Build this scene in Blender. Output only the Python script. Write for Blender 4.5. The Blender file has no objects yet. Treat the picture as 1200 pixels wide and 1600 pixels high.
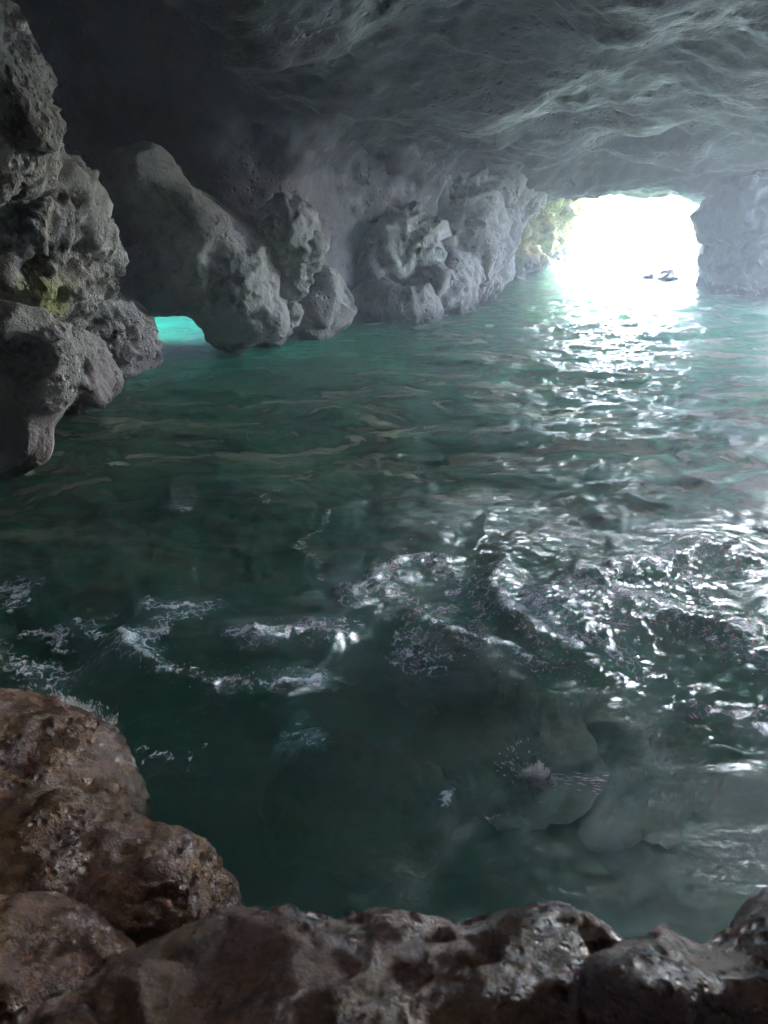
import bpy, math, random
import numpy as np
from mathutils import Vector

# ------------------------------------------------------------------ camera, world, sun, exposure
scene = bpy.context.scene
col = scene.collection
EYE = 2.8
PITCH = math.radians(24.2)
cd = bpy.data.cameras.new('camera')
cam = bpy.data.objects.new('camera', cd)
col.objects.link(cam)
cam.location = (0, 0, EYE)
cam.rotation_euler = (math.radians(90) - PITCH, 0, 0)
cd.sensor_fit = 'VERTICAL'
cd.sensor_height = 36
cd.lens = 27
cd.clip_start = 0.05
cd.clip_end = 500
cd.dof.use_dof = True
cd.dof.focus_distance = 11
cd.dof.aperture_fstop = 5.0
scene.camera = cam

SUN_EL, SUN_AZ = math.radians(41), math.radians(40)      # azimuth clockwise from +Y
w = bpy.data.worlds.new('World')
scene.world = w
w.use_nodes = True
wn = w.node_tree
wn.nodes.clear()
wo = wn.nodes.new('ShaderNodeOutputWorld')
wb = wn.nodes.new('ShaderNodeBackground')
ws = wn.nodes.new('ShaderNodeTexSky')
ws.sky_type = 'NISHITA'
ws.sun_disc = False
ws.sun_elevation = SUN_EL
ws.sun_rotation = SUN_AZ
ws.dust_density = 1.6
ws.ozone_density = 1.0
wb.inputs['Strength'].default_value = 0.15
wn.links.new(ws.outputs[0], wb.inputs[0])
wn.links.new(wb.outputs[0], wo.inputs[0])
sl = bpy.data.lights.new('sun', 'SUN')
sl.energy = 2
sl.angle = math.radians(0.5)
sl.color = (1, 0.95, 0.88)
so = bpy.data.objects.new('sun', sl)
col.objects.link(so)
sd = Vector((math.sin(SUN_AZ) * math.cos(SUN_EL), math.cos(SUN_AZ) * math.cos(SUN_EL), math.sin(SUN_EL)))
so.rotation_euler = sd.to_track_quat('Z', 'Y').to_euler()
so.location = (20, -10, 25)

scene.view_settings.view_transform = 'Standard'
scene.view_settings.look = 'None'
scene.view_settings.gamma = 1
scene.view_settings.use_curve_mapping = False
scene.view_settings.exposure = 6.1
cy = scene.cycles
cy.use_denoising = True
try:
    cy.denoiser = 'OPENIMAGEDENOISE'
    cy.denoising_input_passes = 'RGB_ALBEDO_NORMAL'
except Exception:
    pass
cy.max_bounces = 9
cy.diffuse_bounces = 5
cy.glossy_bounces = 3
cy.transparent_max_bounces = 12
cy.transmission_bounces = 3
cy.volume_bounces = 1
cy.caustics_reflective = False
cy.caustics_refractive = False
cy.sample_clamp_indirect = 4
cy.blur_glossy = 1
HAZE = 0.0145

# ------------------------------------------------------------------ numeric helpers
rng = np.random.RandomState(7)
_perm = rng.permutation(256).astype(np.int32)
_perm = np.concatenate([_perm, _perm])
_g = rng.normal(size=(256, 3)).astype(np.float32)
_g /= np.linalg.norm(_g, axis=1)[:, None]


def pnoise(p, f=1.0, seed=0):
    """gradient noise, about -1..1"""
    q = (np.asarray(p, dtype=np.float32) * np.float32(f)) + np.float32(seed * 17.31)
    i = np.floor(q).astype(np.int32)
    r = q - i
    u = r * r * r * (r * (r * 6 - 15) + 10)
    i &= 255
    X, Y, Z = i[..., 0], i[..., 1], i[..., 2]
    x, y, z = r[..., 0], r[..., 1], r[..., 2]
    out = 0
    for a in (0, 1):
        pa = _perm[(X + a) & 255]
        wa = u[..., 0] if a else 1 - u[..., 0]
        for b in (0, 1):
            pb = _perm[pa + ((Y + b) & 255)]
            wb_ = wa * (u[..., 1] if b else 1 - u[..., 1])
            for c in (0, 1):
                h = _perm[pb + ((Z + c) & 255)]
                g = _g[h]
                d = g[..., 0] * (x - a) + g[..., 1] * (y - b) + g[..., 2] * (z - c)
                out = out + d * wb_ * (u[..., 2] if c else 1 - u[..., 2])
    return out * 1.5


def fbm(p, f, octs=4, seed=0, gain=0.5, lac=2.07):
    s, a = 0, 1.0
    for k in range(octs):
        s = s + a * pnoise(p, f, seed + k)
        a *= gain
        f *= lac
    return s


def ridged(p, f, octs=4, seed=0, gain=0.5, lac=2.07):
    s, a = 0, 1.0
    for k in range(octs):
        s = s + a * (1 - 2 * np.abs(pnoise(p, f, seed + k)))
        a *= gain
        f *= lac
    return s


def sstep(a, b, x):
    t = np.clip((x - a) / (b - a), 0, 1)
    return t * t * (3 - 2 * t)


def pits(p, f, seed=0, lo=0.28, hi=0.55):
    """rounded hollows: 0 on the flat, 1 in a pit"""
    n = pnoise(p, f, seed) * 0.8 + 0.35 * pnoise(p, f * 2.1, seed + 3)
    return sstep(lo, hi, n)


def facet(p, f, seed=0, tilt=0.5, soft=0.12):
    """fractured blocks: every cell gets its own level and slope"""
    q = np.asarray(p, dtype=np.float32) * f
    i0 = np.floor(q).astype(np.int32)
    n = len(q)
    d1 = np.full(n, 9e9, dtype=np.float32); d2 = d1.copy()
    v1 = np.zeros(n, dtype=np.float32); v2 = v1.copy()
    for a in (-1, 0, 1):
        for b in (-1, 0, 1):
            for c in (-1, 0, 1):
                j = i0 + np.array([a, b, c], dtype=np.int32)
                k = _perm[(_perm[(_perm[(j[:, 0] + seed) & 255] + j[:, 1]) & 255] + j[:, 2]) & 255]
                s_ = j + 0.5 + 0.42 * _g[k]
                r = q - s_
                d = (r * r).sum(1)
                v = _g[(k * 7 + 13) & 255, 0] * 0.6 + (r * _g[(k * 3 + 101) & 255]).sum(1) * tilt
                m = d < d1
                m2_ = ~m & (d < d2)
                d2 = np.where(m, d1, np.where(m2_, d, d2)); v2 = np.where(m, v1, np.where(m2_, v, v2))
                d1 = np.where(m, d, d1); v1 = np.where(m, v, v1)
    w_ = 0.5 + 0.5 * sstep(0, soft, np.sqrt(d2) - np.sqrt(d1))
    return v1 * w_ + v2 * (1 - w_)


SP, CP = math.sin(PITCH), math.cos(PITCH)


def ray(px, py):
    dx, dy = (px - 600) / 1200.0, (800 - py) / 1200.0
    return np.array([dx, CP + dy * SP, -SP + dy * CP])


def at(px, py, Y):
    """the point at depth Y metres into the cave on the sight line of a photo pixel"""
    r = ray(px, py)
    return np.array([0, 0, EYE]) + r * (Y / r[1])


def onz(px, py, z=0.0):
    r = ray(px, py)
    return np.array([0, 0, EYE]) + r * ((z - EYE) / r[2])


def mesh_from(name, v, quads, mats, smooth=True, tris=None):
    me = bpy.data.meshes.new(name)
    v = np.asarray(v, dtype=np.float32)
    fs = []
    nq = 0 if quads is None else len(quads)
    nt = 0 if tris is None else len(tris)
    me.vertices.add(len(v))
    me.vertices.foreach_set('co', v.ravel())
    parts, tot = [], []
    if nq:
        parts.append(np.asarray(quads, dtype=np.int32).ravel()); tot += [4] * nq
    if nt:
        parts.append(np.asarray(tris, dtype=np.int32).ravel()); tot += [3] * nt
    li = np.concatenate(parts)
    tot = np.array(tot, dtype=np.int32)
    me.loops.add(len(li))
    me.loops.foreach_set('vertex_index', li)
    me.polygons.add(len(tot))
    me.polygons.foreach_set('loop_start', np.concatenate([[0], np.cumsum(tot)[:-1]]).astype(np.int32))
    me.update(calc_edges=True)
    me.polygons.foreach_set('use_smooth', np.full(len(tot), smooth))
    for m in (mats if isinstance(mats, (list, tuple)) else [mats]):
        me.materials.append(m)
    return me


def link(name, me, parent=None):
    o = bpy.data.objects.new(name, me)
    col.objects.link(o)
    if parent:
        o.parent = parent
    return o


def tag(o, label=None, cat=None, group=None, kind=None):
    if label: o['label'] = label
    if cat: o['category'] = cat
    if group: o['group'] = group
    if kind: o['kind'] = kind
    return o


def surface_nets(S, org, h):
    """mesh of the zero set of S sampled on a regular grid; S < 0 is solid"""
    nx, ny, nz = S.shape
    neg = S < 0
    c = np.zeros((nx - 1, ny - 1, nz - 1), dtype=np.int8)
    for a in (0, 1):
        for b in (0, 1):
            for d in (0, 1):
                c += neg[a:nx - 1 + a, b:ny - 1 + b, d:nz - 1 + d]
    act = (c > 0) & (c < 8)
    I = np.argwhere(act)
    idx = -np.ones(act.shape, dtype=np.int32)
    idx[act] = np.arange(len(I))
    cor = {}
    for a in (0, 1):
        for b in (0, 1):
            for d in (0, 1):
                cor[a, b, d] = S[I[:, 0] + a, I[:, 1] + b, I[:, 2] + d]
    acc = np.zeros((len(I), 3)); n = np.zeros(len(I))
    for (p, q) in [((a, b, d), (a2, b2, d2)) for a in (0, 1) for b in (0, 1) for d in (0, 1)
                   for a2 in (0, 1) for b2 in (0, 1) for d2 in (0, 1)
                   if (a2 - a) + (b2 - b) + (d2 - d) == 1 and a2 >= a and b2 >= b and d2 >= d]:
        s0, s1 = cor[p], cor[q]
        m = (s0 < 0) != (s1 < 0)
        t = np.where(m, s0 / np.where(m, s0 - s1, 1), 0)
        P = np.array(p)[None, :] + t[:, None] * (np.array(q) - np.array(p))[None, :]
        acc[m] += P[m]; n[m] += 1
    V = (I + acc / n[:, None]) * h + np.array(org)
    Q = []
    # x edges
    e = neg[:-1, 1:-1, 1:-1] != neg[1:, 1:-1, 1:-1]
    E = np.argwhere(e); x, y, z = E[:, 0], E[:, 1] + 1, E[:, 2] + 1
    q = np.stack([idx[x, y - 1, z - 1], idx[x, y, z - 1], idx[x, y, z], idx[x, y - 1, z]], 1)
    f = ~neg[x, y, z]; q[f] = q[f][:, ::-1]; Q.append(q)
    e = neg[1:-1, :-1, 1:-1] != neg[1:-1, 1:, 1:-1]
    E = np.argwhere(e); x, y, z = E[:, 0] + 1, E[:, 1], E[:, 2] + 1
    q = np.stack([idx[x - 1, y, z - 1], idx[x - 1, y, z], idx[x, y, z], idx[x, y, z - 1]], 1)
    f = ~neg[x, y, z]; q[f] = q[f][:, ::-1]; Q.append(q)
    e = neg[1:-1, 1:-1, :-1] != neg[1:-1, 1:-1, 1:]
    E = np.argwhere(e); x, y, z = E[:, 0] + 1, E[:, 1] + 1, E[:, 2]
    q = np.stack([idx[x - 1, y - 1, z], idx[x, y - 1, z], idx[x, y, z], idx[x - 1, y, z]], 1)
    f = ~neg[x, y, z]; q[f] = q[f][:, ::-1]; Q.append(q)
    return V, np.concatenate(Q)


def vnormals(V, Q):
    d1 = V[Q[:, 2]] - V[Q[:, 0]]
    d2 = V[Q[:, 3]] - V[Q[:, 1]]
    n = np.cross(d1, d2)
    N = np.zeros_like(V)
    for k in range(4):
        for a in range(3):
            N[:, a] += np.bincount(Q[:, k], n[:, a], len(V))
    return N / np.maximum(np.linalg.norm(N, axis=1), 1e-9)[:, None]


def grid(lo, hi, h):
    ax = [np.arange(l, u + h, h) for l, u in zip(lo, hi)]
    G = np.stack(np.meshgrid(*ax, indexing='ij'), -1).astype(np.float32)
    return G


def smin(a, b, k):
    if k <= 0: return np.minimum(a, b)
    t = np.clip(0.5 + 0.5 * (b - a) / k, 0, 1)
    return b + (a - b) * t - k * t * (1 - t)


def smax(a, b, k):
    return -smin(-a, -b, k)


def rotm(rx, ry, rz):
    from mathutils import Euler
    return np.array(Euler((math.radians(rx), math.radians(ry), math.radians(rz))).to_matrix(), dtype=np.float32)


def ell(G, c, r, rot=(0, 0, 0), pw=2.0):
    q = (G - np.array(c, dtype=np.float32)) @ rotm(*rot)
    r = np.array(r, dtype=np.float32)
    a = np.abs(q / r)
    if pw == 2.0:
        k0 = np.sqrt((a * a).sum(-1))
        k1 = np.sqrt(((q / (r * r)) ** 2).sum(-1))
        return k0 * (k0 - 1) / np.maximum(k1, 1e-6)
    k0 = (a ** pw).sum(-1) ** (1 / pw)
    return (k0 - 1) * r.min()


def upnoise(lo, shp, h, f, seed):
    """three channels of smooth noise on the lattice, evaluated coarsely and interpolated"""
    m = max(1, int(0.16 / (f * h)))
    cs = [s_ // m + 2 for s_ in shp]
    C = np.stack(np.meshgrid(*[l + np.arange(c) * m * h for l, c in zip(lo, cs)], indexing='ij'), -1).astype(np.float32)
    A = np.stack([pnoise(C, f, seed + i) for i in range(3)], -1).astype(np.float32)
    for ax in range(3):
        t = np.arange(shp[ax]) / m
        i = t.astype(int); fr = (t - i).astype(np.float32)
        sh = [1] * 4; sh[ax] = -1
        fr = fr.reshape(sh)
        A = np.take(A, i, ax) * (1 - fr) + np.take(A, i + 1, ax) * fr
    return A


def rock(name, prims, h, mat, warp=(0.12, 1.2), disp=None, seed=0, k=0.12, clipz=None, parent=None):
    """prims: (op, centre, radii, rot, power); op '+' or '-' ; returns the object"""
    lo = np.min([np.array(p[1]) - max(p[2]) for p in prims if p[0] == '+'], 0) - 0.4
    hi = np.max([np.array(p[1]) + max(p[2]) for p in prims if p[0] == '+'], 0) + 0.4
    if clipz is not None:
        lo[2] = max(lo[2], clipz - 2 * h)
    G = grid(lo, hi, h)
    W = G
    if warp[0]:
        # low frequency warp, evaluated on a coarse lattice offset to stay cheap
        W = G + upnoise(lo, G.shape[:3], h, warp[1], seed + 11) * warp[0]
    S = None
    for p in prims:
        d = ell(W, p[1], p[2], p[3] if len(p) > 3 else (0, 0, 0), p[4] if len(p) > 4 else 2.0)
        if S is None: S = d
        elif p[0] == '+': S = smin(S, d, k)
        else: S = smax(S, -d, 0.03)
    if clipz is not None:
        S = np.maximum(S, clipz - G[..., 2])
    S[0], S[-1], S[:, 0], S[:, -1], S[:, :, 0], S[:, :, -1] = (1,) * 6
    V, Q = surface_nets(S, lo, h)
    N = vnormals(V, Q)
    if disp:
        V = V + N * disp(V, N)[:, None]
    me = mesh_from(name, V, Q, mat)
    return link(name, me, parent)


# ------------------------------------------------------------------ materials
class NT:
    def __init__(s, name):
        s.m = bpy.data.materials.new(name)
        s.m.use_nodes = True
        s.t = s.m.node_tree
        s.t.nodes.clear()
        s.out = s.n('ShaderNodeOutputMaterial')
        s.geo = s.n('ShaderNodeNewGeometry').outputs['Position']

    def n(s, typ, **kw):
        n = s.t.nodes.new(typ)
        for k_, v in kw.items():
            setattr(n, k_, v)
        return n

    def l(s, a, b):
        s.t.links.new(a, b)

    def set(s, sock, v):
        if isinstance(v, bpy.types.NodeSocket): s.l(v, sock)
        else: sock.default_value = v

    def noise(s, scale, detail=5, rough=0.6, dist=0.0, vec=None):
        n = s.n('ShaderNodeTexNoise')
        n.inputs['Scale'].default_value = scale
        n.inputs['Detail'].default_value = detail
        n.inputs['Roughness'].default_value = rough
        n.inputs['Distortion'].default_value = dist
        s.l(vec or s.geo, n.inputs['Vector'])
        return n.outputs['Fac']

    def vor(s, scale, feature='F1', vec=None):
        n = s.n('ShaderNodeTexVoronoi', feature=feature)
        n.inputs['Scale'].default_value = scale
        s.l(vec or s.geo, n.inputs['Vector'])
        return n.outputs['Distance']

    def ramp(s, fac, a, b, va=0.0, vb=1.0):
        n = s.n('ShaderNodeMapRange')
        n.interpolation_type = 'SMOOTHSTEP'
        s.set(n.inputs[0], fac)
        for i, v in zip((1, 2, 3, 4), (a, b, va, vb)):
            n.inputs[i].default_value = v
        return n.outputs[0]

    def math(s, op, a, b=0.0, c=0.0):
        n = s.n('ShaderNodeMath', operation=op)
        s.set(n.inputs[0], a); s.set(n.inputs[1], b); s.set(n.inputs[2], c)
        return n.outputs[0]

    def mix(s, fac, a, b):
        n = s.n('ShaderNodeMix', data_type='RGBA')
        s.set(n.inputs[0], fac)
        s.set(n.inputs[6], a if isinstance(a, bpy.types.NodeSocket) else (*a, 1))
        s.set(n.inputs[7], b if isinstance(b, bpy.types.NodeSocket) else (*b, 1))
        return n.outputs[2]

    def bump(s, hgt, strength, dist, normal=None):
        n = s.n('ShaderNodeBump')
        n.inputs['Strength'].default_value = strength
        n.inputs['Distance'].default_value = dist
        s.l(hgt, n.inputs['Height'])
        if normal: s.l(normal, n.inputs['Normal'])
        return n.outputs[0]


def rock_mat(name, c1, c2, c3, patch=None, rough=(0.55, 0.9), scale=1.0, bump=0.03, pit=1.0, spec=0.4, tide=None, wet=None):
    t = NT(name)
    big = t.noise(0.9 * scale, 4, 0.6)
    mid = t.noise(5 * scale, 6, 0.65, 0.3)
    fin = t.noise(34 * scale, 6, 0.7)
    c = t.mix(t.ramp(big, 0.38, 0.62), c1, c2)
    c = t.mix(t.ramp(mid, 0.45, 0.7, 0, 0.75), c, c3)
    c = t.mix(t.ramp(fin, 0.5, 0.72, 0, 0.45), c, tuple(x * 1.7 for x in c1))
    if tide:      # colour band near the waterline: algae and encrusting growth
        sep = t.n('ShaderNodeSeparateXYZ'); t.l(t.geo, sep.inputs[0])
        zz = t.math('ADD', sep.outputs[2], t.math('MULTIPLY', t.math('SUBTRACT', mid, 0.5), 0.9))
        c = t.mix(t.ramp(zz, tide[1], tide[2], 1, 0), c, tide[0])
    if patch:
        for (pc, pr, pcol) in patch:
            vd = t.n('ShaderNodeVectorMath', operation='DISTANCE')
            t.l(t.geo, vd.inputs[0]); vd.inputs[1].default_value = tuple(pc)
            d = t.math('ADD', vd.outputs['Value'], t.math('MULTIPLY', t.math('SUBTRACT', mid, 0.5), pr * 1.6))
            c = t.mix(t.ramp(d, pr * 0.6, pr * 1.05, 0.9, 0), c, pcol)
    v = t.vor(9 * scale)
    v2 = t.vor(26 * scale)
    pm = t.ramp(t.noise(1.1 * scale, 3, 0.5), 0.42, 0.6, 0.15, 1.0)
    pitf = t.ramp(v, 0.1, 0.42)
    pitf2 = t.ramp(v2, 0.08, 0.4)
    hgt = t.math('MULTIPLY', mid, 1.1)
    hgt = t.math('ADD', hgt, t.math('MULTIPLY', fin, 0.45))
    hgt = t.math('ADD', hgt, t.math('MULTIPLY', t.math('MULTIPLY', pitf, pm), 0.75 * pit))
    hgt = t.math('ADD', hgt, t.math('MULTIPLY', t.math('MULTIPLY', pitf2, pm), 0.32 * pit))
    nb = t.bump(hgt, 1.0, bump)
    b = t.n('ShaderNodeBsdfPrincipled')
    rr = t.ramp(t.noise(3 * scale, 5, 0.7), 0.4, 0.62, rough[0], rough[1])
    sp_ = t.n('ShaderNodeSeparateXYZ'); t.l(t.geo, sp_.inputs[0])
    wz = t.ramp(t.math('ADD', sp_.outputs[2], t.math('MULTIPLY', t.math('SUBTRACT', mid, 0.5), 0.35)), 0.12, 0.34, 1, 0)   # washed zone
    c = t.mix(t.math('MULTIPLY', wz, 0.6), c, (0.035, 0.036, 0.026))
    rr = t.math('MULTIPLY', rr, t.ramp(wz, 0, 1, 1, 0.5))
    t.l(c, b.inputs['Base Color'])
    t.l(rr, b.inputs['Roughness'])
    b.inputs['Specular IOR Level'].default_value = spec
    if wet:
        b.inputs['Coat Weight'].default_value = wet
        b.inputs['Coat Roughness'].default_value = 0.06
        t.l(t.bump(hgt, 0.8, bump * 0.6), b.inputs['Coat Normal'])
    t.l(nb, b.inputs['Normal'])
    t.l(b.outputs[0], t.out.inputs[0])
    return t.m


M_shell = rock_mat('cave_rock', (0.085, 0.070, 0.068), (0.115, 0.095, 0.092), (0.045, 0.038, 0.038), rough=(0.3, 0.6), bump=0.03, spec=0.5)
M_grey = rock_mat('grey_limestone', (0.38, 0.36, 0.32), (0.26, 0.24, 0.21), (0.12, 0.11, 0.095), rough=(0.32, 0.6), tide=((0.25, 0.215, 0.19), 0.1, 1.1), bump=0.045)
lich = at(48, 478, 7.8)
M_left = rock_mat('pocked_limestone', (0.44, 0.42, 0.375), (0.30, 0.28, 0.24), (0.12, 0.11, 0.095), rough=(0.32, 0.62),
                  patch=[(lich, 0.5, (0.36, 0.36, 0.12))], tide=((0.30, 0.245, 0.225), 0.3, 1.2), bump=0.05, pit=1.3)
M_algae = rock_mat('algae_rock', (0.25, 0.26, 0.012), (0.36, 0.30, 0.012), (0.07, 0.09, 0.02), tide=((0.16, 0.18, 0.15), 0.1, 0.7), bump=0.09, scale=0.7)
M_cliff = rock_mat('pale_cliff', (0.50, 0.45, 0.32), (0.58, 0.54, 0.42), (0.10, 0.07, 0.03), tide=((0.045, 0.008, 0.006), 0.45, 0.95), bump=0.12, scale=0.6)
M_brown = rock_mat('brown_wet_rock', (0.145, 0.052, 0.014), (0.26, 0.125, 0.028), (0.04, 0.015, 0.007), rough=(0.22, 0.45), scale=2.6, bump=0.036, pit=1.7, spec=0.3, wet=0.85)
M_ledge = rock_mat('mauve_wet_rock', (0.12, 0.047, 0.030), (0.20, 0.098, 0.034), (0.04, 0.015, 0.010), rough=(0.15, 0.35), scale=2.2, bump=0.034, pit=1.3, spec=0.3, wet=0.9)
M_bed = rock_mat('seabed_rock', (0.12, 0.125, 0.09), (0.30, 0.29, 0.21), (0.06, 0.065, 0.05), rough=(0.8, 1), scale=0.9, bump=0.05, pit=0.3)

# ------------------------------------------------------------------ the cave shell
def poly_sdf(x, y, P):
    P = np.array(P, dtype=np.float32)
    d = np.full(x.shape, 1e9, dtype=np.float32)
    ins = np.zeros(x.shape, dtype=bool)
    n = len(P)
    for i in range(n):
        a, b = P[i], P[(i + 1) % n]
        e = b - a
        wx, wy = x - a[0], y - a[1]
        t = np.clip((wx * e[0] + wy * e[1]) / (e @ e), 0, 1)
        d = np.minimum(d, (wx - e[0] * t) ** 2 + (wy - e[1] * t) ** 2)
        c = ((a[1] <= y) & (b[1] > y)) | ((b[1] <= y) & (a[1] > y))
        xi = a[0] + (y - a[1]) / (b[1] - a[1] + 1e-9) * e[0]
        ins ^= c & (x < xi)
    return np.where(ins, -1, 1) * np.sqrt(d)


HALL = [(4.5, -3.5), (7.5, 1), (10, 7), (11, 13), (10.2, 16.8), (9.4, 18.4), (8.9, 20.5), (9.2, 22.5), (10.5, 25), (10.5, 40), (4.5, 40),
        (3.3, 24), (2.45, 21.4), (1.8, 19.2), (1.2, 17.6), (-0.6, 16.4), (-1.4, 14.6), (-3.0, 13.9), (-6.5, 13.2), (-7.4, 10.5),
        (-6.0, 7.5), (-4.9, 4.5), (-4.2, 1), (-4, -3.5)]


def shell_sdf(G):
    x, y, z = G[..., 0], G[..., 1], G[..., 2]
    # plan of the hall is computed on the 2-D lattice, then leans with height
    g2 = G[:, :, 0]
    wx = g2[..., 0] + 0.45 * pnoise(np.concatenate([g2[..., :2], np.zeros_like(g2[..., :1])], -1), 0.45, 3)
    wy = g2[..., 1] + 0.45 * pnoise(np.concatenate([g2[..., :2], np.zeros_like(g2[..., :1])], -1), 0.45, 4)
    p2 = poly_sdf(wx, wy, HALL)
    H = 4.35 - 0.145 * (g2[..., 1] - 9)
    H = np.where(g2[..., 1] < 9, 4.35 + 0.12 * (9 - g2[..., 1]), H)
    H = H + 1.5 * sstep(-1.8, -3.2, g2[..., 0]) * sstep(8, 11, g2[..., 1])
    H = H + 0.42 * pnoise(g2 * np.array([1, 1, 0], dtype=np.float32), 0.5, 8)
    # the lip over the sea mouth
    lip = sstep(18.2, 19.2, g2[..., 1]) * sstep(1.5, 3, g2[..., 0])
    Hm = 2.36 - 0.13 * np.clip(g2[..., 0] - 6.6, 0, 3) - 0.05 * np.clip(6 - g2[..., 0], 0, 3)
    H = H * (1 - lip) + Hm * lip
    bell = 0.25 * np.clip(z - 1.5, 0, 3)            # walls open a little with height below the vault
    side = p2[..., None] + 0 * z - 0.15 * np.sin(z * 1.3 + x * 0.5) + bell * 0.3
    # the wall above the low arch steps back into a dark hollow
    hol = 0.3 * sstep(1.9, 3.0, z) * (sstep(-6.5, -5.2, x) * sstep(-1.3, -2.4, x)) * sstep(9, 12, y)
    cav = smax(side - hol, z - H[..., None], 0.9)
    # open-air shaft behind the left wall, reached under a low arch
    cav = np.minimum(cav, np.sqrt((x + 4.3) ** 2 * 0.75 + (y - 16.7) ** 2) - 2.1)
    tun = np.maximum(np.maximum(np.abs(x + 3.6) - 1.25, np.abs(y - 14.2) - 1.6), z - 1.5 + 0.2 * np.abs(x + 3.7))
    cav = smin(cav, tun, 0.25)
    # two unseen roof holes, added to let fill light onto the near rocks
    roof_fill = np.minimum(ell(G, (1.5, -2.8, 5.6), (0.9, 0.8, 3.4)), ell(G, (0.6, 3.7, 6.2), (0.8, 0.58, 3.2), (0, 0, 0), 3.0))
    cav = smin(cav, roof_fill, 0.3)
    cav = smin(cav, ell(G, (4.6, 23.2, 0.7), (1.9, 3.0, 1.75)), 0.15)
    # unseen opening in the right wall, added to light the rocks on the left
    side_fill = ell(G, (12.0, 15.3, 2.6), (4.0, 2.7, 2.8), (0, 0, 0), 3.0)
    cav = smin(cav, side_fill, 0.3)
    cliffout = 24.3 + 3.4 * sstep(7.4, 6.0, x) - y + 0.4 * np.sin(x * 0.9)     # rock ends where the open bay begins
    rockv = smax(-cav, -cliffout + 0, 0.3)
    return rockv


def cave_shell():
    h = 0.105
    lo, hi = (-9.5, -5.5, -3.2), (13.5, 28.8, 7.4)
    G = grid(lo, hi, h)
    S = shell_sdf(G)
    z = G[..., 2]
    S = np.maximum(S, z - 6.9 + 3.2 * sstep(18.5, 24, G[..., 1]) * sstep(-1, 1, G[..., 0]))
    S = np.maximum(S, np.where((G[..., 0] < -1.5) & (G[..., 1] > 14.4), z - 5.6, -9))
    S = np.maximum(S, -3.0 - z)
    S[0], S[-1], S[:, 0], S[:, -1], S[:, :, 0], S[:, :, -1] = (1,) * 6
    V, Q = surface_nets(S, lo, h)
    return V, Q


V, Q = cave_shell()
N = vnormals(V, Q)
d = 0.28 * fbm(V, 0.5, 3, 21, 0.4) + (0.012 + 0.045 * sstep(14.5, 16.5, V[:, 1])) * ridged(V * np.array([1, 1, 1.3]), 1.5, 3, 31) + 0.03 * fbm(V, 5, 2, 35) + (0.05 + 0.13 * sstep(14.5, 16.5, V[:, 1])) * facet(V + 0.3 * fbm(V, 0.8, 2, 36)[:, None], 0.75, 12, 0.7, 0.3)
inner = (V[:, 0] > -9) & (V[:, 0] < 13) & (V[:, 2] < 6.7) & (V[:, 2] > -2.8)
d = d + 0.055 * facet(V + 0.15 * fbm(V, 2, 2, 38)[:, None], 2.3, 15, 0.9, 0.12) + 0.018 * ridged(V, 4.5, 2, 39)
V = V + N * (d * inner)[:, None]
# split the shell into vault and walls so that each is an object of its own
fc = V[Q].mean(1); fn = N[Q].mean(1)
isroof = (fn[:, 2] < -0.35) | (fc[:, 2] > 6.3)
for nm, msk in (('cave_ceiling', isroof), ('cave_wall', ~isroof)):
    q = Q[msk]
    used = np.unique(q)
    mp = np.zeros(len(V), dtype=np.int32); mp[used] = np.arange(len(used))
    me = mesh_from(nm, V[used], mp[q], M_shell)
    tag(link(nm, me), kind='structure')


# ------------------------------------------------------------------ rocks inside the cave
def m2(px, Y):          # pixel length -> metres at depth Y (middle rows)
    return px * Y / 1200.0


def blob(op, px, py, Y, rx, rz, ry, tilt=0, pw=2.0, yaw=0):
    c = at(px, py, Y)
    return (op, c, (m2(rx, Y), ry, m2(rz, Y)), (0, tilt, yaw), pw)


def crag_disp(seed, a=1.0):
    def f(V, N):
        d = 0.10 * fbm(V, 1.3, 3, seed) + 0.07 * ridged(V, 2.6, 4, seed + 5) - 0.12 * pits(V, 3.6, seed + 9) - 0.05 * pits(V, 9, seed + 12)
        Wv = V + 0.12 * np.stack([pnoise(V, 2.2, seed + 30 + i_) for i_ in range(3)], -1)
        d = d * 0.75 + 0.13 * facet(Wv, 1.7, seed, 0.8) + 0.06 * facet(Wv, 4.0, seed + 3, 0.8) + 0.018 * fbm(V, 12, 2, seed + 20)
        return d * a
    return f


def smooth_disp(seed, a=1.0):
    def f(V, N):
        m = sstep(-0.1, 0.3, pnoise(V, 0.9, seed + 40))
        d = 0.05 * fbm(V, 1.3, 3, seed) + m * (0.02 * ridged(V, 4.5, 3, seed + 5) - 0.04 * pits(V, 6, seed + 9) - 0.015 * pits(V, 13, seed + 3))
        Wv = V + 0.15 * np.stack([pnoise(V, 1.6, seed + 30 + i_) for i_ in range(3)], -1)
        d = d + 0.14 * facet(Wv, 1.15, seed, 0.9, 0.2) + 0.03 * m * facet(Wv, 4.0, seed + 3, 0.8)
        return d * a
    return f


def butt_disp(V, N):
    A = V @ rotm(0, 35, 0) * np.array([1, 1, 0.45], dtype=np.float32)
    return 0.20 * facet(A + 0.2 * fbm(V, 1.5, 2, 131)[:, None], 1.1, 5, 0.9) + 0.10 * facet(A, 2.8, 9, 0.9) + 0.10 * ridged(A, 0.9, 2, 120) + 0.12 * ridged(A, 2.2, 4, 124) - 0.07 * pits(V, 6, 126) + 0.03 * fbm(V, 9, 2, 128)


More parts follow.
